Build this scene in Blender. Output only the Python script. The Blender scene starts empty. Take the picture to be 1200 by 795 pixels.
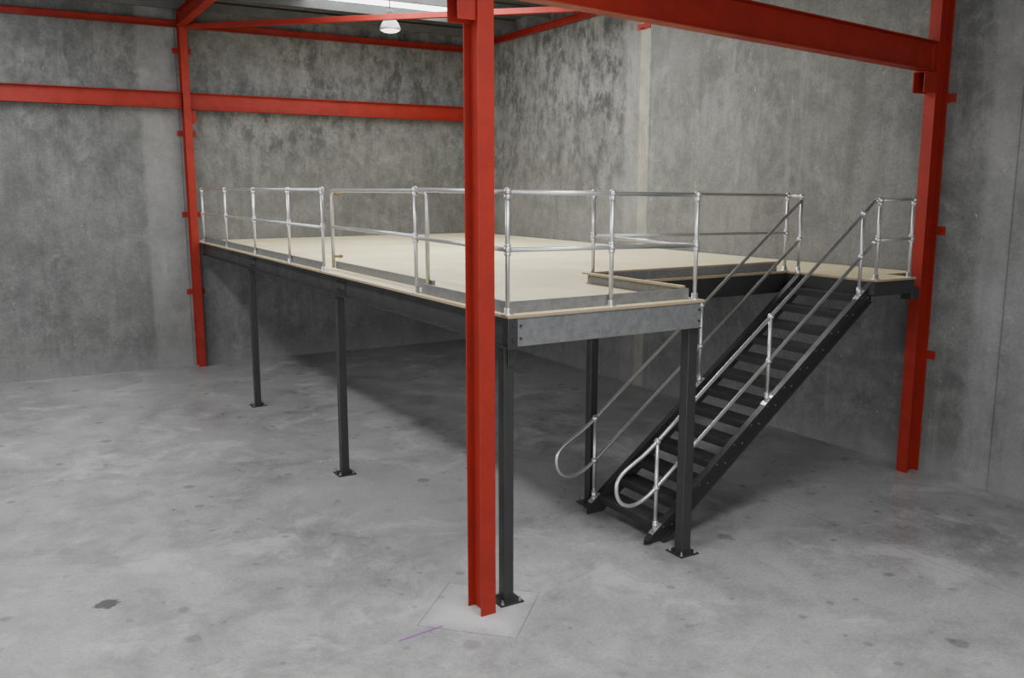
import bpy, math, random
from mathutils import Vector, Matrix
random.seed(4)
S = bpy.context.scene
COL = S.collection

# ---------------------------------------------------------------- node helpers
class NT:
    def __init__(s, name):
        s.m = bpy.data.materials.new(name); s.m.use_nodes = True
        s.t = s.m.node_tree; s.n = s.t.nodes; s.l = s.t.links
        s.b = s.n["Principled BSDF"]
        g = s.n.new("ShaderNodeNewGeometry"); s.pos = g.outputs["Position"]; s.nor = g.outputs["True Normal"]
        s._xyz = None
    def put(s, sock, v):
        if isinstance(v, bpy.types.NodeSocket): s.l.new(v, sock)
        elif isinstance(v, (tuple, list)) and len(v) == 3 and sock.type == 'RGBA': sock.default_value = (*v, 1)
        else: sock.default_value = v
    def xyz(s):
        if not s._xyz:
            n = s.n.new("ShaderNodeSeparateXYZ"); s.l.new(s.pos, n.inputs[0]); s._xyz = n.outputs
        return s._xyz
    def math(s, op, a, b=0.0, c=None):
        n = s.n.new("ShaderNodeMath"); n.operation = op
        s.put(n.inputs[0], a); s.put(n.inputs[1], b)
        if c is not None: s.put(n.inputs[2], c)
        return n.outputs[0]
    def smooth(s, v, a, b, o0=0.0, o1=1.0):
        n = s.n.new("ShaderNodeMapRange"); n.interpolation_type = 'SMOOTHSTEP'
        s.put(n.inputs[0], v); s.put(n.inputs[1], a); s.put(n.inputs[2], b); s.put(n.inputs[3], o0); s.put(n.inputs[4], o1)
        return n.outputs[0]
    def scaled(s, v):
        n = s.n.new("ShaderNodeVectorMath"); n.operation = 'MULTIPLY'
        s.l.new(s.pos, n.inputs[0]); n.inputs[1].default_value = v
        return n.outputs[0]
    def offs(s, vec, v):
        n = s.n.new("ShaderNodeVectorMath"); n.operation = 'ADD'
        s.l.new(vec, n.inputs[0]); n.inputs[1].default_value = v
        return n.outputs[0]
    def noise(s, scale, detail=5, rough=0.6, dist=0.0, vec=None):
        n = s.n.new("ShaderNodeTexNoise")
        s.l.new(vec if vec else s.pos, n.inputs["Vector"])
        n.inputs["Scale"].default_value = scale; n.inputs["Detail"].default_value = detail
        n.inputs["Roughness"].default_value = rough; n.inputs["Distortion"].default_value = dist
        return n.outputs[0]
    def mix(s, f, a, b, mode='MIX'):
        n = s.n.new("ShaderNodeMix"); n.data_type = 'RGBA'; n.blend_type = mode
        s.put(n.inputs[0], f); s.put(n.inputs[6], a); s.put(n.inputs[7], b)
        return n.outputs[2]
    def bump(s, h, strength=0.2, dist=0.01):
        n = s.n.new("ShaderNodeBump"); n.inputs["Strength"].default_value = strength; n.inputs["Distance"].default_value = dist
        s.l.new(h, n.inputs["Height"]); s.l.new(n.outputs[0], s.b.inputs["Normal"])
    def out(s, col, rough=0.5, metal=0.0):
        s.put(s.b.inputs["Base Color"], col); s.put(s.b.inputs["Roughness"], rough); s.put(s.b.inputs["Metallic"], metal)
        return s.m

def band(N, v, c, w, soft):
    d = N.math('ABSOLUTE', N.math('SUBTRACT', v, c))
    return N.smooth(d, w, w + soft, 1.0, 0.0)

def mat_wall(name, ax):
    N = NT(name); x = N.xyz(); u = x[ax]; z = x[2]
    big = N.noise(0.5, 6, 0.6, 0.3)
    med = N.noise(2.6, 12, 0.78, 0.1)
    fine = N.noise(28, 7, 0.85)
    c = N.mix(N.smooth(med, 0.30, 0.70), (0.092, 0.094, 0.091), (0.192, 0.195, 0.189))
    c = N.mix(N.smooth(big, 0.38, 0.64, 0.0, 0.5), c, (0.225, 0.228, 0.222))
    bigd = N.noise(0.6, 8, 0.65, 0.4, N.offs(N.pos, (21, 5, 3)))
    c = N.mix(N.smooth(bigd, 0.48, 0.66, 0.0, 0.40), c, (0.080, 0.082, 0.078))
    c = N.mix(N.smooth(fine, 0.34, 0.60, 0.50, 0.0), c, (0.065, 0.066, 0.064))
    # vertical run-down streaks
    vs_ = N.noise(4.5, 8, 0.7, 0.1, N.scaled((1, 1, 0.08)))
    c = N.mix(N.smooth(vs_, 0.50, 0.66, 0.0, 0.38), c, (0.078, 0.080, 0.076))
    vs2 = N.noise(3.0, 8, 0.7, 0.1, N.offs(N.scaled((1, 1, 0.10)), (4, 4, 4)))
    c = N.mix(N.smooth(vs2, 0.54, 0.70, 0.0, 0.24), c, (0.30, 0.303, 0.295))
    # dark formwork blotches, heavier towards the top
    bl = N.noise(3.8, 13, 0.78, 0.2, N.scaled((1, 1, 0.6)))
    zone = N.noise(0.45, 4, 0.55)
    zn = N.smooth(zone, 0.38, 0.62)
    hz = N.smooth(z, 2.8, 5.5, 0.0, 1.0)
    if ax == 1:
        zm = N.math('ADD', N.smooth(N.math('ABSOLUTE', N.math('SUBTRACT', u, 16.2)), 2.2, 3.8, 0.62, 0.0), N.math('MULTIPLY', zn, 0.5))
    else:
        zm = N.math('ADD', N.smooth(u, 2.5, 5.5, 0.15, 0.42), N.math('MULTIPLY', zn, 0.45))
    dark = N.math('MULTIPLY', N.smooth(bl, 0.42, 0.62), N.math('MULTIPLY', zm, N.math('ADD', N.math('MULTIPLY', hz, 0.75), 0.22)))
    c = N.mix(dark, c, (0.036, 0.038, 0.037))
    pale = N.noise(1.8, 12, 0.76, 0.4, N.offs(N.pos, (9, 4, 2)))
    c = N.mix(N.smooth(pale, 0.53, 0.70, 0.0, 0.36), c, (0.30, 0.303, 0.296))
    dots = N.noise(7.0, 4, 0.6, 0, N.offs(N.pos, (3, 8, 5)))
    c = N.mix(N.smooth(dots, 0.68, 0.73, 0.0, 0.5), c, (0.36, 0.362, 0.35))
    w = N.math('ADD', u, N.math('MULTIPLY', N.math('SUBTRACT', N.noise(2.2, 7, 0.75), 0.5), 0.10))
    if ax == 1:
        strips = [(12.95, 0.12, 0.07, 0.66, (0.335, 0.322, 0.262)), (13.30, 0.10, 0.15, 0.3, (0.28, 0.282, 0.27)), (6.25, 0.10, 0.15, 0.3, (0.32, 0.32, 0.32)), (3.8, 1.9, 0.6, 0.25, (0.30, 0.30, 0.30))]
        lines = [13.08, 6.05, 0.8]
    else:
        strips = [(3.22, 0.30, 0.14, 0.40, (0.30, 0.302, 0.294))]
        lines = [3.58, -2.6, -8.8]
    brk = N.smooth(N.noise(2.6, 6, 0.7, 0, N.offs(N.pos, (2, 2, 7))), 0.35, 0.6, 0.6, 1.0)
    for (cc, ww, so, am, colr) in strips:
        c = N.mix(N.math('MULTIPLY', N.math('MULTIPLY', band(N, w, cc, ww, so), am), brk), c, colr)
    for cc in lines:
        c = N.mix(N.math('MULTIPLY', band(N, u, cc, 0.004, 0.012), 0.5), c, (0.04, 0.04, 0.04))
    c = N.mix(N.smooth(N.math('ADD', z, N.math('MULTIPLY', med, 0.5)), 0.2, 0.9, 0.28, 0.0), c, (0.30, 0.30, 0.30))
    N.bump(N.math('ADD', med, N.math('MULTIPLY', fine, 0.4)), 0.25, 0.01)
    return N.out(c, 0.82)

def mat_floor():
    N = NT("concrete_floor"); x = N.xyz()
    big = N.noise(0.33, 7, 0.68, 0.5); med = N.noise(1.8, 13, 0.82, 0.3); fine = N.noise(34, 6, 0.85)
    c = N.mix(N.smooth(med, 0.35, 0.65), (0.20, 0.201, 0.203), (0.37, 0.371, 0.374))
    c = N.mix(N.smooth(big, 0.40, 0.60, 0.0, 0.5), c, (0.42, 0.421, 0.424))
    c = N.mix(N.smooth(fine, 0.36, 0.62, 0.40, 0.0), c, (0.12, 0.12, 0.12))
    ls = N.noise(0.8, 10, 0.72, 0.6, N.offs(N.pos, (7, 3, 0)))
    c = N.mix(N.smooth(ls, 0.52, 0.64, 0.0, 0.40), c, (0.54, 0.54, 0.545))
    ds = N.noise(0.8, 12, 0.78, 0.5, N.offs(N.pos, (17, 13, 0)))
    c = N.mix(N.smooth(ds, 0.53, 0.66, 0.0, 0.40), c, (0.13, 0.13, 0.13))
    # fine scuff scratches
    for (sx, sy, off, am) in ((3.0, 34.0, 2.0, 0.40), (30.0, 2.6, 6.0, 0.35)):
        sc_ = N.noise(1.0, 4, 0.6, 0.8, N.offs(N.scaled((sx, sy, 1)), (off, off, 0)))
        mk = N.smooth(N.noise(0.9, 5, 0.7, 0, N.offs(N.pos, (off*2, 1, 0))), 0.50, 0.62)
        c = N.mix(N.math('MULTIPLY', N.math('MULTIPLY', N.smooth(sc_, 0.64, 0.72), mk), am), c, (0.09, 0.09, 0.09))
    # broad faint tyre arcs, each broken up by noise
    arcs = ((2.2, 4.2, 1.9, 0.8), (1.6, 4.0, 3.1, 0.7), (6.2, 2.6, 2.3, 0.7), (6.9, 3.2, 3.0, 0.75), (8.2, 5.6, 1.9, 0.7),
            (4.6, 10.3, 2.3, 0.75), (1.0, 10.8, 2.6, 0.8), (1.8, 12.6, 3.3, 0.7), (4.9, 3.0, 2.2, 0.7), (-0.6, 7.6, 2.4, 0.8),
            (4.9, 6.0, 1.5, 0.6), (2.8, 9.6, 2.1, 0.7))
    warp = N.math('MULTIPLY', N.math('SUBTRACT', N.noise(0.6, 2, 0.5), 0.5), 0.7)
    edge_n = N.math('MULTIPLY', N.math('SUBTRACT', N.noise(9.0, 5, 0.7), 0.5), 0.06)
    for i, (cx, cy, r0, am) in enumerate(arcs):
        dx = N.math('SUBTRACT', x[0], cx); dy = N.math('SUBTRACT', x[1], cy)
        r = N.math('ADD', N.math('SQRT', N.math('ADD', N.math('MULTIPLY', dx, dx), N.math('MULTIPLY', dy, dy))), warp)
        rr = N.math('ADD', N.math('ABSOLUTE', N.math('SUBTRACT', r, r0)), edge_n)
        tr = N.math('MAXIMUM', N.math('MULTIPLY', band(N, rr, 0.08, 0.006, 0.03), 0.8), N.math('MULTIPLY', N.smooth(rr, 0.02, 0.14, 1.0, 0.0), 0.6))
        msk = N.smooth(N.noise(0.9, 8, 0.78, 0, N.offs(N.pos, (cx * 3, cy, 1))), 0.47, 0.64)
        c = N.mix(N.math('MULTIPLY', N.math('MULTIPLY', tr, msk), am * 0.5), c, (0.10, 0.10, 0.10))
    # round drip marks
    for (sc, th, am, off) in ((1.5, 0.12, 0.55, 0.0), (3.1, 0.13, 0.45, 5.0)):
        v = N.n.new("ShaderNodeTexVoronoi"); N.l.new(N.offs(N.pos, (off, off, 0)), v.inputs["Vector"]); v.inputs["Scale"].default_value = sc
        v.voronoi_dimensions = '2D'
        sep = N.n.new("ShaderNodeSeparateColor"); N.l.new(v.outputs["Color"], sep.inputs[0])
        dd_ = N.math('ADD', v.outputs["Distance"], N.math('MULTIPLY', N.math('SUBTRACT', N.noise(9, 3, 0.6), 0.5), 0.16))
        rad = N.math('MULTIPLY', sep.outputs[1], th)
        sel = N.smooth(sep.outputs[0], 0.50, 0.85, 0.0, am)
        c = N.mix(N.math('MULTIPLY', N.smooth(N.math('SUBTRACT', dd_, rad), -0.03, 0.03, 1.0, 0.0), sel), c, (0.09, 0.09, 0.092))
    # dried spill
    dx = N.math('SUBTRACT', x[0], 0.65); dy = N.math('SUBTRACT', x[1], 8.3)
    r = N.math('SQRT', N.math('ADD', N.math('MULTIPLY', dx, dx), N.math('MULTIPLY', dy, dy)))
    r = N.math('ADD', r, N.math('MULTIPLY', N.math('SUBTRACT', N.noise(6, 5, 0.7), 0.5), 0.34))
    c = N.mix(N.smooth(r, 0.08, 0.11, 0.85, 0.0), c, (0.03, 0.03, 0.03))
    # saw-cut square around the red column
    d = N.math('ADD', N.math('ABSOLUTE', N.math('SUBTRACT', x[0], 3.52)), N.math('ABSOLUTE', N.math('SUBTRACT', x[1], 6.5)))
    c = N.mix(N.smooth(d, 0.3, 0.75, 0.6, 0.0), c, (0.60, 0.60, 0.60))
    c = N.mix(N.math('MULTIPLY', band(N, d, 0.62, 0.003, 0.007), 0.7), c, (0.08, 0.08, 0.08))
    # purple chalk mark
    t = N.math('SUBTRACT', x[1], N.math('ADD', 6.36, N.math('MULTIPLY', N.math('SUBTRACT', x[0], 2.87), 0.1)))
    pm = N.math('MULTIPLY', band(N, t, 0.0, 0.008, 0.006), band(N, x[0], 2.87, 0.20, 0.03))
    c = N.mix(N.math('MULTIPLY', pm, 0.9), c, (0.22, 0.03, 0.33))
    c = N.mix(N.math('MULTIPLY', band(N, x[1], 12.9, 0.004, 0.008), 0.4), c, (0.08, 0.08, 0.08))
    c = N.mix(N.math('MULTIPLY', band(N, x[0], 7.9, 0.004, 0.008), 0.3), c, (0.1, 0.1, 0.1))
    N.bump(fine, 0.08, 0.004)
    return N.out(c, N.smooth(med, 0.3, 0.7, 0.26, 0.46))

def mat_paint(name, col, dark, rough=0.45, scratch=0.25, metal=0.0, spec=0.5):
    N = NT(name)
    n1 = N.noise(3.0, 6, 0.65); n2 = N.noise(26, 5, 0.75)
    c = N.mix(N.smooth(n1, 0.35, 0.7, 0.0, 0.6), col, dark)
    c = N.mix(N.smooth(n2, 0.60, 0.74, 0.0, scratch), c, tuple(min(1, v * 1.6 + 0.03) for v in col))
    N.b.inputs["Specular IOR Level"].default_value = spec
    return N.out(c, N.smooth(n1, 0.3, 0.7, rough, rough + 0.12), metal)

def mat_tread():
    """black folded plate whose walked-on top faces are dusty"""
    N = NT("dusty_tread_steel")
    sp = N.n.new("ShaderNodeSeparateXYZ"); N.l.new(N.nor, sp.inputs[0])
    n1 = N.noise(7.0, 8, 0.75); n2 = N.noise(40, 4, 0.8)
    dust = N.math('MULTIPLY', N.smooth(sp.outputs[2], 0.5, 0.9), N.smooth(n1, 0.3, 0.7, 0.35, 1.0))
    c = N.mix(dust, (0.022, 0.022, 0.023), (0.090, 0.089, 0.086))
    c = N.mix(N.smooth(n2, 0.62, 0.74, 0.0, 0.5), c, (0.13, 0.13, 0.13))
    return N.out(c, 0.40)

def mat_spangle(name, a, b, sc=28):
    N = NT(name)
    v = N.n.new("ShaderNodeTexVoronoi"); N.l.new(N.pos, v.inputs["Vector"]); v.inputs["Scale"].default_value = sc
    sep = N.n.new("ShaderNodeSeparateColor"); N.l.new(v.outputs["Color"], sep.inputs[0])
    n1 = N.noise(9.0, 6, 0.7)
    c = N.mix(N.math('ADD', N.math('MULTIPLY', sep.outputs[0], 0.35), N.smooth(n1, 0.3, 0.7, 0.15, 0.5)), a, b)
    return N.out(c, N.smooth(n1, 0.3, 0.7, 0.4, 0.55), 0.35)

def mat_deck():
    N = NT("particle_board"); x = N.xyz()
    n1 = N.noise(1.2, 7, 0.65); n2 = N.noise(60, 4, 0.8)
    c = N.mix(N.smooth(n1, 0.3, 0.7), (0.72, 0.645, 0.38), (0.86, 0.79, 0.52))
    ix = N.math('FLOOR', N.math('DIVIDE', x[0], 0.9)); iy = N.math('FLOOR', N.math('DIVIDE', x[1], 3.6))
    h = N.math('FRACT', N.math('MULTIPLY', N.math('SINE', N.math('ADD', N.math('MULTIPLY', ix, 12.98), N.math('MULTIPLY', iy, 78.2))), 43758.5))
    c = N.mix(N.math('MULTIPLY', h, 0.32), c, (0.60, 0.50, 0.27))
    c = N.mix(N.smooth(n2, 0.4, 0.7, 0.0, 0.2), c, (0.50, 0.41, 0.20))
    for (s, per, am) in ((x[0], 0.9, 0.5), (x[1], 3.6, 0.5)):
        f = N.math('FRACT', N.math('DIVIDE', s, per))
        d = N.math('MULTIPLY', N.math('SUBTRACT', 0.5, N.math('ABSOLUTE', N.math('SUBTRACT', f, 0.5))), per)
        c = N.mix(N.smooth(d, 0.003, 0.010, am, 0.0), c, (0.28, 0.22, 0.12))
    # raw sawn edge is browner than the face
    sp = N.n.new("ShaderNodeSeparateXYZ"); N.l.new(N.nor, sp.inputs[0])
    c = N.mix(N.smooth(sp.outputs[2], 0.3, 0.8, 0.9, 0.0), c, (0.26, 0.185, 0.11))
    return N.out(c, 0.6)

def mat_ceiling():
    N = NT("roof_sheeting"); n1 = N.noise(0.8, 6, 0.6)
    c = N.mix(N.smooth(n1, 0.3, 0.7), (0.06, 0.062, 0.064), (0.10, 0.102, 0.104))
    return N.out(c, 0.5, 0.3)

def mat_emit(name, col, st):
    N = NT(name); N.out(col, 0.6)
    n = N.noise(1.5, 3, 0.5)
    N.b.inputs["Emission Color"].default_value = (*col, 1)
    N.l.new(N.smooth(n, 0.2, 0.8, st * 0.9, st), N.b.inputs["Emission Strength"])
    return N.m

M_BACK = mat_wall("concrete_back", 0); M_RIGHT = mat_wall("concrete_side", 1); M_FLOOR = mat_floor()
M_RED = mat_paint("red_oxide_paint", (0.27, 0.017, 0.009), (0.19, 0.012, 0.007), 0.5, 0.22, 0.0, 0.32)
M_BLK = mat_paint("black_steel", (0.028, 0.028, 0.029), (0.018, 0.018, 0.019), 0.38, 0.5, 0.0, 0.5)
M_TREAD = mat_tread()
M_GALV = mat_paint("galvanised_tube", (0.60, 0.60, 0.60), (0.44, 0.44, 0.44), 0.28, 0.2, 0.80)
M_GALVP = mat_spangle("galvanised_plate", (0.12, 0.122, 0.123), (0.215, 0.217, 0.219))
M_BRASS = mat_paint("yellow_hinge", (0.28, 0.22, 0.10), (0.20, 0.16, 0.07), 0.4, 0.2, 0.5)
M_DECK = mat_deck(); M_ROOF = mat_ceiling()
M_PURLIN = mat_paint("purlin_steel", (0.13, 0.132, 0.135), (0.09, 0.092, 0.095), 0.5, 0.3, 0.3)
M_SKY = mat_emit("skylight_sheet", (0.95, 0.97, 1.0), 6.0)
M_LAMP = mat_paint("lamp_aluminium", (0.45, 0.46, 0.46), (0.36, 0.36, 0.36), 0.3, 0.1, 0.6)
M_LENS = mat_emit("lamp_lens", (1.0, 0.97, 0.9), 3.0)

# ---------------------------------------------------------------- mesh builder
V = Vector
class MB:
    def __init__(s): s.v = []; s.f = []; s.sm = []
    def add(s, vs, fs, smooth=False):
        o = len(s.v); s.v += [V(p) for p in vs]
        for f in fs: s.f.append([i + o for i in f]); s.sm.append(smooth)
        return s
    def box(s, a, b):
        x0, y0, z0 = a; x1, y1, z1 = b
        return s.add([(x0,y0,z0),(x1,y0,z0),(x1,y1,z0),(x0,y1,z0),(x0,y0,z1),(x1,y0,z1),(x1,y1,z1),(x0,y1,z1)],
              [(0,3,2,1),(4,5,6,7),(0,1,5,4),(1,2,6,5),(2,3,7,6),(3,0,4,7)])
    def ext(s, prof, o, U, W, D):
        o = V(o); U = V(U); W = V(W); D = V(D); n = len(prof)
        a = [o + U*p[0] + W*p[1] for p in prof]; b = [p + D for p in a]
        fs = [tuple(range(n))[::-1], tuple(range(n, 2*n))]
        fs += [(i, (i+1) % n, n + (i+1) % n, n + i) for i in range(n)]
        return s.add(a + b, fs)
    def tube(s, pts, r, seg=14, caps=True):
        pts = [V(p) for p in pts]; n = len(pts)
        t0 = (pts[1]-pts[0]).normalized()
        ref = V((0,0,1)) if abs(t0.z) < 0.9 else V((1,0,0))
        u = t0.cross(ref).normalized()
        vs = []
        for i, p in enumerate(pts):
            if i == 0: t = t0
            elif i == n-1: t = (pts[-1]-pts[-2]).normalized()
            else: t = ((pts[i+1]-p).normalized() + (p-pts[i-1]).normalized()).normalized()
            u = (u - t*u.dot(t)).normalized(); w = t.cross(u)
            for k in range(seg):
                a = 2*math.pi*k/seg
                vs.append(p + u*(r*math.cos(a)) + w*(r*math.sin(a)))
        fs = []
        for i in range(n-1):
            for k in range(seg):
                k2 = (k+1) % seg
                fs.append((i*seg+k, i*seg+k2, (i+1)*seg+k2, (i+1)*seg+k))
        s.add(vs, fs, True)
        if caps:
            o = len(s.v) - len(vs)
            s.f.append([o+k for k in range(seg)][::-1]); s.sm.append(False)
            s.f.append([o+(n-1)*seg+k for k in range(seg)]); s.sm.append(False)
        return s
    def lathe(s, c, prof, seg=24):
        c = V(c); vs = []; fs = []; n = len(prof)
        for (r, z) in prof:
            for k in range(seg):
                a = 2*math.pi*k/seg
                vs.append(c + V((r*math.cos(a), r*math.sin(a), z)))
        for i in range(n-1):
            for k in range(seg):
                k2 = (k+1) % seg
                fs.append((i*seg+k, i*seg+k2, (i+1)*seg+k2, (i+1)*seg+k))
        fs.append(tuple(range(seg))[::-1]); fs.append(tuple((n-1)*seg+k for k in range(seg)))
        return s.add(vs, fs, True)
    def ball(s, c, r):
        prof = [(r*math.cos(a), r*math.sin(a)) for a in [math.radians(-85+170*i/8) for i in range(9)]]
        return s.lathe(c, prof, 16)
    def hexa(s, c, U, W, D, r):
        return s.ext([(r*math.cos(a*math.pi/3), r*math.sin(a*math.pi/3)) for a in range(6)], c, U, W, D)

ORG = {}
def make(name, mb, mat, origin=None, parent=None, label=None, category=None, kind=None, group=None, bevel=0.0):
    origin = V(origin) if origin is not None else V((0,0,0))
    me = bpy.data.meshes.new(name)
    me.from_pydata([tuple(v - origin) for v in mb.v], [], mb.f)
    me.polygons.foreach_set("use_smooth", mb.sm)
    me.materials.append(mat); me.update()
    import bmesh
    bm = bmesh.new(); bm.from_mesh(me); bmesh.ops.recalc_face_normals(bm, faces=bm.faces); bm.to_mesh(me); bm.free()
    ob = bpy.data.objects.new(name, me); COL.objects.link(ob)
    po = ORG[parent.name] if parent else V((0,0,0))
    ob.location = origin - po
    if parent: ob.parent = parent
    ORG[ob.name] = origin
    if bevel:
        m = ob.modifiers.new("bevel", 'BEVEL'); m.width = bevel; m.segments = 2; m.limit_method = 'ANGLE'; m.angle_limit = math.radians(40)
    if label: ob["label"] = label
    if category: ob["category"] = category
    if kind: ob["kind"] = kind
    if group: ob["group"] = group
    return ob
def dup(ob, delta):
    c = ob.copy(); COL.objects.link(c); c.parent = ob.parent; c.location = ob.location + V(delta)
    ORG[c.name] = ORG[ob.name] + V(delta); return c
def empty(name, origin, label=None, category=None, parent=None, group=None):
    e = bpy.data.objects.new(name, None); COL.objects.link(e); e.empty_display_size = 0.3
    origin = V(origin); e.location = origin - (ORG[parent.name] if parent else V((0,0,0)))
    if parent: e.parent = parent
    ORG[e.name] = origin
    if label: e["label"] = label
    if category: e["category"] = category
    if group: e["group"] = group
    return e
def ibeam(b, d, tf, tw):
    return [(-b/2,-d/2),(b/2,-d/2),(b/2,-d/2+tf),(tw/2,-d/2+tf),(tw/2,d/2-tf),(b/2,d/2-tf),(b/2,d/2),(-b/2,d/2),(-b/2,d/2-tf),(-tw/2,d/2-tf),(-tw/2,-d/2+tf),(-b/2,-d/2+tf)]
def chan(w, d, tf, tw):
    return [(0,0),(w,0),(w,tf),(tw,tf),(tw,d-tf),(w,d-tf),(w,d),(0,d)]
def fillet(pts, r, n=6):
    pts = [V(p) for p in pts]; out = [pts[0]]
    for i in range(1, len(pts)-1):
        p, a, b = pts[i], (pts[i-1]-pts[i]), (pts[i+1]-pts[i])
        rr = min(r, a.length*0.49, b.length*0.49)
        s, e = p + a.normalized()*rr, p + b.normalized()*rr
        for k in range(n+1):
            t = k/n; out.append(s*(1-t)**2 + p*2*t*(1-t) + e*t*t)
    out.append(pts[-1]); return out

# ---------------------------------------------------------------- structure
WX, WY, H = 10.42, 19.30, 7.33
XL, YN = -14.0, -5.0
make("floor", MB().box((XL, YN, -0.2), (WX+0.2, WY+0.2, 0)), M_FLOOR, kind="structure", label="grey trowelled concrete warehouse floor slab")
make("wall_back", MB().box((XL, WY, 0), (WX, WY+0.2, H+0.1)), M_BACK, kind="structure", label="mottled grey precast concrete wall")
make("wall_right", MB().box((WX, YN, 0), (WX+0.2, WY+0.2, H+0.1)), M_RIGHT, kind="structure", label="blotchy grey precast concrete panel wall")
mb = MB()
prof = []; y = YN
while y < WY - 0.01:
    prof += [(y, 0.02), (y+0.11, 0.02), (y+0.135, 0.06), (y+0.165, 0.06)]; y += 0.19
vs = []; fs = []
for (yy, zz) in prof: vs += [(XL, min(yy, WY), H+zz), (WX, min(yy, WY), H+zz)]
for i in range(len(prof)-1): fs.append((2*i, 2*i+1, 2*i+3, 2*i+2))
mb.add(vs, fs)
make("ceiling", mb, M_ROOF, kind="structure", label="grey corrugated metal roof sheeting")
make("window_1", MB().box((5.7, 11.0, H+0.002), (8.75, 17.45, H+0.014)), M_SKY, origin=(7, 14, H), kind="structure", label="bright translucent roof skylight")
make("window_2", MB().box((-0.45, 3.0, H+0.002), (0.75, 18.0, H+0.014)), M_SKY, origin=(0, 10, H), kind="structure", label="bright translucent roof skylight")
y = 0.4
while y < WY:
    make("roof_purlin", MB().ext(chan(0.065, 0.17, 0.006, 0.006), (XL+0.2, y, H-0.18), (0,1,0), (0,0,1), (WX-XL-0.25, 0, 0)), M_PURLIN,
         origin=(0, y, H-0.18), label="grey galvanised roof purlin under the metal sheeting", category="purlin", group="roof purlins")
    y += 1.42

# ---------------------------------------------------------------- red frame
ZB0, ZB1 = 5.25, 5.60
def cleat(parent, p, n, t, w=0.11):
    p = V(p); n = V(n); t = V(t); z = V((0,0,1))
    mb = MB(); mb.ext([(0,-0.055),(w,-0.055),(w,0.055),(0,0.055)], p, n, z, t*0.012)
    mb.hexa(p + n*w*0.6 + t*0.012, n, z, t*0.018, 0.018)
    make("wall_cleat", mb, M_RED, origin=p, parent=parent)
CZ = [1.57, 3.17, 4.80, 6.42]
nc = empty("steel_column", (3.52, 6.48, 0), "red steel I-section column standing free beside the mezzanine corner", "column", group="red portal columns")
make("column_shaft", MB().ext(ibeam(0.146, 0.25, 0.012, 0.009), (3.52, 6.48, 0), (1,0,0), (0,1,0), (0,0,6.85)), M_RED, origin=(3.52,6.48,0), parent=nc, bevel=0.002)
def seat(parent, x0, x1, y0, y1, dz=0.0):
    mb = MB().ext([(y0,5.0),(y0+0.012,5.0),(y0+0.012,5.237),(y1-0.012,5.237),(y1-0.012,5.0),(y1,5.0),(y1,5.249),(y0,5.249)], (x0,0,dz), (0,1,0), (0,0,1), (x1-x0,0,0))
    make("seat_bracket", mb, M_RED, origin=((x0+x1)/2, (y0+y1)/2, 5.0+dz), parent=parent)
seat(nc, 3.29, 3.515, 6.385, 6.575)
LX = 3.70
lc = empty("steel_column", (LX, 19.17, 0), "red steel I-section column bolted to the mottled back wall", "column", group="red portal columns")
make("column_shaft", MB().ext(ibeam(0.146, 0.25, 0.012, 0.009), (LX, 19.17, 0), (1,0,0), (0,1,0), (0,0,7.15)), M_RED, origin=(LX,19.17,0), parent=lc, bevel=0.002)
for z in CZ:
    cleat(lc, (LX+0.073, WY, z), (1,0,0), (0,-1,0)); cleat(lc, (LX-0.073, WY, z), (-1,0,0), (0,-1,0))
seat(lc, LX+0.073, LX+0.17, 19.09, 19.25)
RY = 7.07
rc = empty("steel_column", (10.29, RY, 0), "red steel I-section column bolted to the side wall by the stair landing", "column", group="red portal columns")
make("column_shaft", MB().ext(ibeam(0.155, 0.25, 0.012, 0.009), (10.29, RY, 0), (0,1,0), (-1,0,0), (0,0,7.1)), M_RED, origin=(10.29,RY,0), parent=rc, bevel=0.002)
for z in CZ:
    cleat(rc, (WX, RY-0.078, z), (0,-1,0), (-1,0,0)); cleat(rc, (WX, RY+0.078, z), (0,1,0), (-1,0,0))
seat(rc, 9.93, 10.163, RY-0.08, RY+0.08, -0.145)

def beam(a, b, w, d, label, group=None):
    a = V(a); b = V(b); D = b - a; side = V((D.y, -D.x, 0)).normalized()
    return make("steel_beam", MB().ext(ibeam(w, d, 0.014, 0.009), a, side, (0,0,1), D), M_RED, origin=a, label=label, category="beam", group=group, bevel=0.002)
zc = (ZB0+ZB1)/2; dd = ZB1-ZB0
beam((3.53, 6.50, zc), (10.16, RY, zc-0.14), 0.165, dd, "red steel I-beam running to the side wall column")
beam((-8.0, 6.0, zc), (3.505, 6.48, zc), 0.165, dd, "red steel I-beam carried on the free-standing column")
beam((XL+0.3, 19.17, zc+0.02), (LX-0.08, 19.17, zc+0.02), 0.165, dd-0.03, "red steel I-beam along the back wall", "back wall beams")
beam((LX+0.08, 19.17, zc+0.01), (10.40, 19.17, zc+0.01), 0.165, dd-0.02, "red steel I-beam along the back wall", "back wall beams")
beam((3.66, 19.04, 7.0), (3.58, 6.2, 7.0), 0.165, 0.29, "red steel rafter under the roof purlins")
def girt(a, D, U, label):
    make("eave_channel", MB().ext(chan(0.07, 0.13, 0.008, 0.008), a, U, (0,0,1), D), M_RED, origin=a, label=label, category="beam")
girt((XL+0.3, WY-0.025, 6.86), (LX-0.08-XL-0.3, 0, 0), (0,-1,0), "red steel channel along the top of the back wall")
girt((LX+0.08, WY-0.025, 6.86), (6.58, 0, 0), (0,-1,0), "red steel channel along the top of the back wall")
girt((WX-0.025, 7.2, 6.95), (0, 11.95, 0), (-1,0,0), "red steel channel along the top of the side wall")
a = V((LX+0.09, 19.0, 6.86)); b = V((10.33, 12.75, 6.86)); D = b-a; sd = V((D.y,-D.x,0)).normalized()
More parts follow.
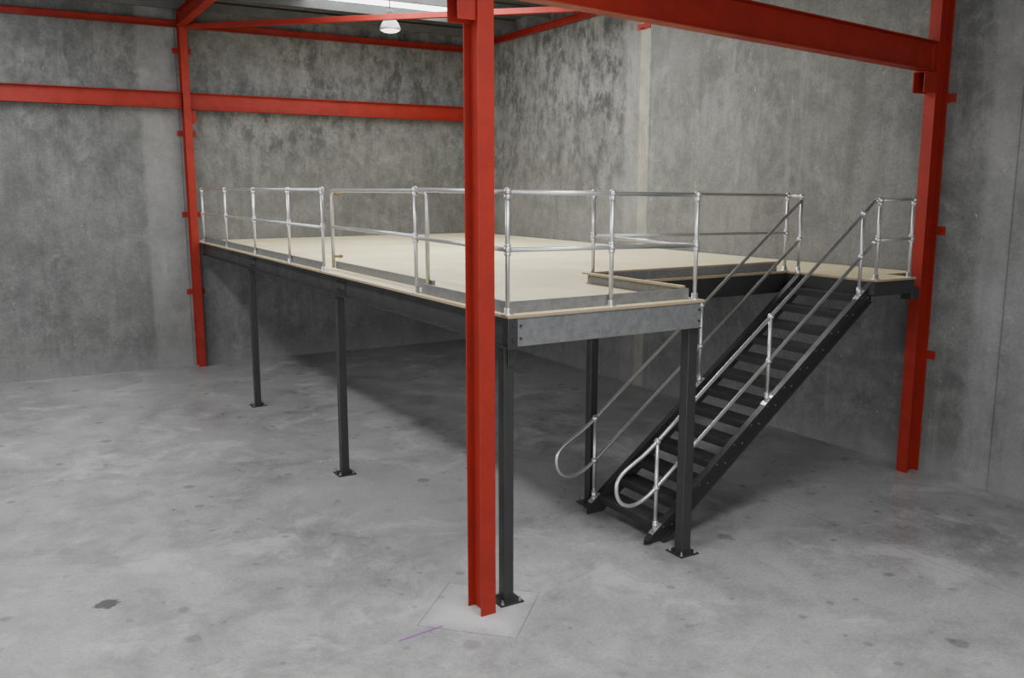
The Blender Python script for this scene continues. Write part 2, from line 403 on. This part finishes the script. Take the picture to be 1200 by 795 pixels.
make("roof_brace", MB().ext([(-0.05,-0.05),(0.05,-0.05),(0.05,0.05),(-0.05,0.05)], a, sd, (0,0,1), D), M_RED, origin=a, label="red square steel diagonal roof brace", category="beam", bevel=0.004)
mb = MB().box((WX-0.014, 12.80, 6.50), (WX, 13.16, 6.60)); mb.box((WX-0.10, 12.95, 6.505), (WX-0.014, 13.03, 6.515))
make("wall_bracket", mb, M_RED, origin=(WX, 13.0, 6.55), label="small red steel bracket bolted over a wall joint", category="bracket")

L0 = V((7.12, 16.7, 6.74))
lamp = empty("high_bay_lamp", L0, "hanging high-bay lamp with bell-shaped aluminium reflector", "lamp")
make("lamp_shade", MB().lathe(L0, [(0.20,0.0),(0.205,0.02),(0.19,0.07),(0.16,0.13),(0.115,0.19),(0.08,0.22),(0.075,0.24)], 28), M_LAMP, origin=L0, parent=lamp)
make("lamp_lens", MB().lathe(L0, [(0.05,-0.05),(0.13,-0.035),(0.185,-0.004),(0.185,-0.001)], 28), M_LENS, origin=L0, parent=lamp)
make("lamp_housing", MB().lathe(L0+V((0,0,0.24)), [(0.06,0),(0.085,0.01),(0.085,0.11),(0.05,0.14),(0.02,0.15)], 20), M_PURLIN, origin=L0+V((0,0,0.24)), parent=lamp)
make("hanging_rod", MB().tube([L0+V((0,0,0.38)), V((7.12,16.7,H+0.0))], 0.012, 8), M_PURLIN, origin=L0+V((0,0,0.38)), parent=lamp)

# ---------------------------------------------------------------- mezzanine
ZD = 2.63; TB = ZD-0.024; BB = TB-0.25
X0, X1, Y0, Y1 = 3.755, 5.98, 6.42, 8.15
LE = 9.76
mz = empty("mezzanine_platform", (X0, Y0, 0), "raised mezzanine floor of pale particle board on black steel posts", "mezzanine")
deck = [(X0,Y0),(X1,Y0),(X1,Y1),(9.0,Y1),(9.0,6.78),(LE,6.78),(LE,7.22),(WX-0.02,7.22),(WX-0.02,WY-0.01),(X0+0.06,WY-0.01),(X0+0.06,18.98),(X0,18.98)]
make("deck_board", MB().ext(deck, (0,0,TB), (1,0,0), (0,1,0), (0,0,0.024)), M_DECK, origin=(X0,Y0,TB), parent=mz, label="pale cream particle board floor sheets")
def edge(name, o, D, U, mat=M_BLK, d=0.25, w=0.075):
    make(name, MB().ext(chan(w, d, 0.011, 0.008), o, U, (0,0,1), D), mat, origin=o, parent=mz, bevel=0.0015)
edge("edge_beam", (3.845, 6.52, BB), (0, 12.48, 0), (-1,0,0))
for yy in (10.75, 15.05):
    mb = MB().box((3.826, yy-0.16, BB+0.03), (3.838, yy+0.16, TB-0.03))
    for a_ in (-0.11, -0.04, 0.04, 0.11):
        for zz in (0.07, 0.17):
            mb.hexa((3.826, yy+a_, BB+zz), (0,1,0), (0,0,1), (-0.014,0,0), 0.014)
    make("splice_plate", mb, M_BLK, origin=(3.83, yy, BB), parent=mz)
edge("edge_beam", (3.86, Y0+0.01, BB), (2.08, 0, 0), (0,1,0), M_GALVP, 0.25, 0.07)
edge("edge_beam", (X1-0.01, Y0+0.10, BB), (0, 1.60, 0), (-1,0,0))
edge("edge_beam", (X1, Y1+0.0, BB), (WX-0.03-X1, 0, 0), (0,1,0))
edge("edge_beam", (9.01, 6.79, TB-0.17), (LE-0.02-9.01, 0, 0), (0,1,0), M_BLK, 0.17, 0.07)
edge("edge_beam", (9.005, 6.87, BB), (0, 1.27, 0), (1,0,0))
make("landing_bracket", MB().box((LE-0.03, 6.80, TB-0.26), (LE+0.10, 6.96, TB-0.10)), M_BLK, origin=(LE, 6.88, TB-0.2), parent=mz, bevel=0.01)
mb = MB().box((3.757, Y0+0.0, BB-0.02), (3.855, Y0+0.10, TB-0.002))
for zz in (0.06, 0.19): mb.hexa((3.81, Y0, BB+zz), (1,0,0), (0,0,1), (0,-0.012,0), 0.014)
make("corner_cleat", mb, M_BLK, origin=(3.8, Y0, BB), parent=mz, bevel=0.003)
for xx in (3.89, 5.92):
    for zz in (0.07, 0.18):
        make("fascia_bolt", MB().hexa((xx, Y0+0.01, BB+zz), (1,0,0), (0,0,1), (0,-0.010,0), 0.012), M_BLK, origin=(xx, Y0, BB+zz), parent=mz)
jy = 7.0
while jy < 19:
    x_end = 5.9 if jy < 8.2 else WX-0.03
    make("floor_joist", MB().ext(chan(0.06, 0.20, 0.004, 0.004), (3.85, jy, TB-0.202), (0,1,0), (0,0,1), (x_end-3.85, 0, 0)), M_GALVP, origin=(3.85, jy, TB-0.2), parent=mz)
    jy += 0.9
def post(x, y, s=0.10, top=None):
    top = BB if top is None else top
    e = empty("support_post", (x, y, 0), parent=mz)
    h = s/2
    make("post_shaft", MB().box((x-h, y-h, 0.014), (x+h, y+h, top-0.012)), M_BLK, origin=(x,y,0), parent=e, bevel=0.006)
    b = 0.12
    mb = MB().box((x-b, y-b, 0), (x+b, y+b, 0.014)); mb.box((x-h-0.008, y-h-0.008, 0.013), (x+h+0.008, y+h+0.008, 0.022))
    make("base_plate", mb, M_BLK, origin=(x,y,0), parent=e, bevel=0.002)
    c = (x-0.09, y-0.09, 0.014)
    bo = make("anchor_bolt", MB().lathe(c, [(0.020,0),(0.020,0.004),(0.013,0.004),(0.013,0.018),(0.008,0.019),(0.008,0.04)], 8), M_GALVP, origin=c, parent=e)
    dup(bo, (0.18,0,0)); dup(bo, (0,0.18,0)); dup(bo, (0.18,0.18,0))
    make("cap_plate", MB().box((x-0.075, y-0.085, top-0.012), (x+0.075, y+0.085, top)), M_BLK, origin=(x,y,top), parent=e, bevel=0.002)
for yy in (6.53, 10.75, 15.05): post(3.80, yy)
post(5.90, 6.53, 0.115); post(5.93, 8.20)
make("knee_bracket", MB().ext([(0,0),(0.10,0),(0.06,-0.16),(0,-0.16)], (3.80-0.02, 6.478, BB-0.012), (1,0,0), (0,0,1), (0,-0.012,0)), M_BLK, origin=(3.8,6.47,BB), parent=mz)

# ---------------------------------------------------------------- guard rails
ZT, ZM, RT = 3.685, 3.20, 0.0205
def railpost(parent, x, y, z0=ZD, zt=ZT, zm=ZM):
    mb = MB().tube([(x,y,z0),(x,y,zt)], RT, 16)
    mb.ball((x,y,zt), 0.038); mb.ball((x,y,zm), 0.038)
    mb.lathe((x,y,zt-0.06), [(0.028,0),(0.030,0.01),(0.030,0.04)], 14)
    for dz in (-0.05, 0.02): mb.lathe((x,y,zm+dz), [(0.028,0),(0.030,0.01),(0.030,0.03)], 14)
    mb.lathe((x,y,z0), [(0.052,0),(0.052,0.009),(0.031,0.012),(0.030,0.06)], 16)
    make("rail_post", mb, M_GALV, origin=(x,y,z0), parent=parent)
def rail(parent, name, pts, r=RT):
    make(name, MB().tube(pts, r, 16), M_GALV, origin=pts[0], parent=parent)
def toe(parent, a, b, off, t=0.004, h=0.105):
    a = V(a); b = V(b); off = V(off)
    make("toe_board", MB().ext([(0,0),(0.035,0),(0.035,t),(t,t),(t,h-t),(0.02,h-t),(0.02,h),(0,h)], a, off, (0,0,1), b-a), M_GALVP, origin=a, parent=parent)
XR = 3.80
g = empty("guardrail", (XR, 11.29, ZD), "galvanised tube guardrail along the open deck edge near the back wall", "railing", group="mezzanine guardrails")
ys = [11.29, 12.80, 14.72, 16.70, 18.66]
for yy in ys: railpost(g, XR, yy)
rail(g, "top_rail", [(XR, ys[0], ZT), (XR, ys[-1]+0.03, ZT)]); rail(g, "mid_rail", [(XR, ys[0], ZM), (XR, ys[-1]+0.03, ZM)])
toe(g, (XR+0.025, ys[0]+0.06, ZD), (XR+0.025, 18.9, ZD), (1,0,0))

g = empty("guardrail", (XR, 6.50, ZD), "galvanised tube guardrail around the deck corner and stair opening", "railing", group="mezzanine guardrails")
P = [(XR, 8.37, 0), (XR, 6.50, -0.015), (4.90, 6.50, -0.03), (5.92, 6.50, -0.045), (5.92, 8.20, -0.035), (9.02, 8.20, -0.075)]
for (x, y, dz) in P: railpost(g, x, y, ZD, ZT+dz, ZM+dz)
for (n, z) in (("top_rail", ZT), ("mid_rail", ZM)):
    for i, j in ((0,1),(1,3),(3,4),(4,5)):
        rail(g, n, [(P[i][0], P[i][1], z+P[i][2]), (P[j][0], P[j][1], z+P[j][2])])
toe(g, (XR+0.025, 8.30, ZD), (XR+0.025, 6.54, ZD), (1,0,0))
toe(g, (XR+0.05, 6.54, ZD), (5.88, 6.54, ZD), (0,1,0))
toe(g, (5.88, 6.56, ZD), (5.88, 8.24, ZD), (-1,0,0))
toe(g, (5.88, 8.24, ZD), (8.92, 8.24, ZD), (0,1,0))
for (a_, b_) in (((5.835, 6.60, ZD+0.105), (5.885, 8.29, ZD+0.127)), ((5.885, 8.235, ZD+0.105), (8.92, 8.29, ZD+0.127))):
    make("timber_capping", MB().box(a_, b_), M_DECK, origin=a_, parent=g, label="pale timber strip along the toe board")

XG = 3.95
gt = empty("safety_gate", (XG, 11.34, ZD), "galvanised tube swing gate with rounded corners in the guardrail", "gate")
loop = fillet([(XG, 11.34, ZD+0.03), (XG, 11.34, ZT-0.01), (XG, 8.41, ZT-0.01), (XG, 8.41, ZD+0.03)], 0.09)
make("gate_frame", MB().tube(loop, 0.023, 16), M_GALV, origin=(XG,11.34,ZD), parent=gt)
rail(gt, "gate_rail", [(XG, 11.34, ZM), (XG, 8.41, ZM)])
mb = MB().ext([(0,0),(0.004,0),(0.004,0.10),(0,0.10)], (XG+0.03, 8.36, ZD+0.02), (1,0,0), (0,0,1), (0,2.98,0))
mb.box((XG+0.02, 8.34, ZD+0.02), (XG+0.05, 8.37, ZD+0.12))
make("gate_toe_board", mb, M_GALVP, origin=(XG,8.4,ZD), parent=gt)
for z in (ZT-0.06, ZD+0.18):
    mb = MB().tube([(XG+0.02, 11.335, z), (XG+0.12, 11.30, z)], 0.017, 10)
    mb.tube([(XG+0.09, 11.31, z-0.022), (XG+0.09, 11.31, z+0.022)], 0.022, 12)
    make("gate_hinge", mb, M_BRASS, origin=(XG,11.33,z), parent=gt, label="brass-coloured gate hinge fitting")

g = empty("guardrail", (9.05, 6.83, ZD), "short galvanised guardrail on the stair landing", "railing", group="mezzanine guardrails")
ZL, ZLM = 3.565, 3.10
for x in (9.06, 9.68): railpost(g, x, 6.83, ZD, ZL, ZLM)
rail(g, "top_rail", [(9.06, 6.83, ZL), (9.68, 6.83, ZL)]); rail(g, "mid_rail", [(9.06, 6.83, ZLM), (9.68, 6.83, ZLM)])

# ---------------------------------------------------------------- staircase
st = empty("staircase", (5.75, 7.40, 0), "straight black steel staircase with galvanised tube handrails", "stairs")
SL = 0.764
zt = lambda x: 0.16 + SL*(x-5.79)
XE = 9.0; XS = 5.68
def stringer(y, s):
    mb = MB()
    def sl(o0, o1, ya, yb):
        """slab between offsets o0<o1 below the top line, cut plumb at XS and flat on the floor"""
        pts = []
        z1 = zt(XS)+o1
        xb = 5.79 + (-o0 - 0.16)/SL
        if z1 > 0:
            z0 = max(0, zt(XS)+o0)
            pts = [(XS, z0), (max(XS, xb), 0 if xb > XS else z0), (XE, zt(XE)+o0), (XE, zt(XE)+o1), (XS, z1)]
        else:
            xa = 5.79 + (-o1 - 0.16)/SL
            pts = [(xa, 0), (xb, 0), (XE, zt(XE)+o0), (XE, zt(XE)+o1)]
        q = []
        for p in pts:
            if not q or (abs(p[0]-q[-1][0]) + abs(p[1]-q[-1][1])) > 1e-5: q.append(p)
        mb.ext(q, (0, ya, 0), (1,0,0), (0,0,1), (0, yb-ya, 0))
    sl(-0.25, 0.0, y, y+0.008*s)
    sl(-0.014, 0.0, y+0.006*s, y+0.075*s)
    sl(-0.25, -0.236, y+0.006*s, y+0.075*s)
    make("stringer", mb, M_BLK, origin=(5.6, y, 0), parent=st, bevel=0.0015)
    first = None
    for k in range(1, 14):
        z = ZD*k/14; x = 5.79 + (z-0.035)/SL
        for dx in (-0.06, 0.06):
            c = (x+dx, y+0.008*s, z-0.03)
            if first is None:
                first = make("tread_bolt", MB().hexa(c, (1,0,0), (0,0,1), (0, 0.010*s, 0), 0.011), M_GALVP, origin=c, parent=st); c0 = V(c)
            else: dup(first, V(c)-c0)
stringer(6.885, -1); stringer(7.905, 1)
for k in range(1, 14):
    z = ZD*k/14; x = 5.79 + (z-0.035)/SL
    a, b = x-0.140, x+0.135
    mb = MB().ext([(a, z-0.075), (a+0.004, z-0.075), (a+0.004, z-0.004), (b-0.004, z-0.004), (b-0.004, z-0.07), (b, z-0.07), (b, z), (a, z)],
                  (0, 6.886, 0), (1,0,0), (0,0,1), (0, 1.018, 0))
    for q in range(5):
        mb.box((a+0.035+q*0.045, 6.90, z-0.001), (a+0.050+q*0.045, 7.89, z+0.003))
    mb.box((a-0.006, 6.89, z-0.03), (a+0.012, 7.90, z+0.004))
    make("tread", mb, M_TREAD, origin=(x, 7.395, z), parent=st)

def handrail(y, far):
    hr = empty("handrail", (5.79, y, 0), parent=st)
    top = lambda x: 1.11 + SL*(x-5.79)
    mid = lambda x: 0.61 + SL*(x-5.79)
    XT = 8.99
    path = [(XT, mid(XT)), (5.79, mid(5.79)), (5.67, 0.535), (5.56, 0.49), (5.45, 0.485), (5.35, 0.53), (5.295, 0.61), (5.28, 0.70), (5.30, 0.785), (5.37, 0.855), (5.48, 0.92), (5.63, 1.00), (5.79, 1.11), (XT, top(XT))]
    pts = []
    for i in range(len(path)-1):
        p0 = path[max(i-1,0)]; p1 = path[i]; p2 = path[i+1]; p3 = path[min(i+2, len(path)-1)]
        if i in (0, len(path)-2): pts.append(p1); continue
        for t in [q/5 for q in range(5)]:
            def cr(a,b,c,d): return 0.5*((2*b)+(-a+c)*t+(2*a-5*b+4*c-d)*t*t+(-a+3*b-3*c+d)*t**3)
            q0 = (p1[0]+0.13, p1[1]+0.13*SL) if i == 1 else p0
            q3 = (p2[0]+0.12, p2[1]+0.12*SL) if i == len(path)-3 else p3
            pts.append((cr(q0[0],p1[0],p2[0],q3[0]), cr(q0[1],p1[1],p2[1],q3[1])))
    pts.append(path[-1])
    make("rail", MB().tube([(p[0], y, p[1]) for p in pts], RT, 16), M_GALV, origin=(5.79, y, 0), parent=hr)
    for x in ((5.80, 7.36) if far else (5.80, 7.36, 8.80)):
        mb = MB().tube([(x,y,zt(x)-0.002),(x,y,top(x))], RT, 16)
        mb.ball((x,y,top(x)), 0.037); mb.ball((x,y,mid(x)), 0.037)
        mb.lathe((x,y,zt(x)), [(0.03,-0.01),(0.03,0.09)], 14)
        mb.ext([(-0.06, -0.002-0.06*SL), (0.06, -0.002+0.06*SL), (0.06, 0.008+0.06*SL), (-0.06, 0.008-0.06*SL)], (x, y-0.035, zt(x)), (1,0,0), (0,0,1), (0,0.07,0))
        make("rail_post", mb, M_GALV, origin=(x,y,zt(x)), parent=hr)
    if far:
        x = XT
        mb = MB().tube([(x,y,zt(x)-0.03),(x,y,ZT-0.085)], RT, 16)
        mb.ball((x,y,ZT-0.085), 0.037); mb.ball((x,y,mid(x)), 0.037)
        mb.lathe((x,y,zt(x)), [(0.03,-0.03),(0.03,0.09)], 14)
        make("rail_post", mb, M_GALV, origin=(x,y,zt(x)), parent=hr)
        make("rail_link", MB().tube([(x, y, ZT-0.085), (9.02, 8.17, ZT-0.08)], RT, 14), M_GALV, origin=(x,y,ZT-0.085), parent=hr)
    else:
        make("rail_link", MB().tube([(XT, y, top(XT)), (9.05, 6.835, ZL)], RT, 14), M_GALV, origin=(XT,y,top(XT)), parent=hr)
        make("rail_link", MB().tube([(XT, y, mid(XT)), (9.05, 6.835, ZLM)], RT, 14), M_GALV, origin=(XT,y,mid(XT)), parent=hr)
handrail(6.85, False)
handrail(7.945, True)

# ---------------------------------------------------------------- lights
def area(name, loc, rot, sx, sy, p, col=(1,1,1), spread=None):
    l = bpy.data.lights.new(name, 'AREA'); l.shape = 'RECTANGLE'; l.size = sx; l.size_y = sy; l.energy = p; l.color = col
    if spread: l.spread = math.radians(spread)
    o = bpy.data.objects.new(name, l); o.location = loc; o.rotation_euler = rot; COL.objects.link(o); return o
area("skylight_strip", (0.15, 10.5, 7.0), (0,0,0), 0.6, 15, 480, (1, 0.995, 0.99))
area("skylight_deck", (7.1, 13.5, 7.1), (0,0,0), 2.6, 5.0, 310, (1, 0.99, 0.96))
area("foreground_fill", (3.9, 3.8, 7.1), (0,0,0), 2.0, 1.6, 200, (1, 0.995, 0.98), 120)  # added overhead fill for a brighter pool near the column, no roof opening
area("camera_side_fill", (-1.0, -4.5, 2.4), (math.radians(92),0,math.radians(-22)), 9, 4.4, 560, (0.97, 0.98, 1))  # added unseen fill behind the camera for front faces and under the deck
area("left_side_fill", (-12.5, 8.0, 2.4), (math.radians(90),0,math.radians(-90)), 10, 4.4, 520, (0.98, 0.98, 1))  # added low fill from the left, no door behind it
area("under_deck_fill", (7.5, 13.2, 2.34), (0,0,0), 3.8, 9.5, 36, (1.0, 0.98, 1.0))  # added fill that lifts the shadow below the deck, no fittings there
w = bpy.data.worlds.new("world"); S.world = w; w.use_nodes = True
w.node_tree.nodes["Background"].inputs[0].default_value = (0.97, 0.98, 1.0, 1)
w.node_tree.nodes["Background"].inputs[1].default_value = 0.88

# ---------------------------------------------------------------- camera
cam = bpy.data.cameras.new("camera"); cam.sensor_width = 36; cam.sensor_fit = 'HORIZONTAL'; cam.lens = 31.11; cam.clip_end = 200
co = bpy.data.objects.new("camera", cam); COL.objects.link(co)
co.location = (0, 0, 3.7); co.rotation_euler = (math.radians(90-9.66), 0, math.radians(-30.6))
S.camera = co
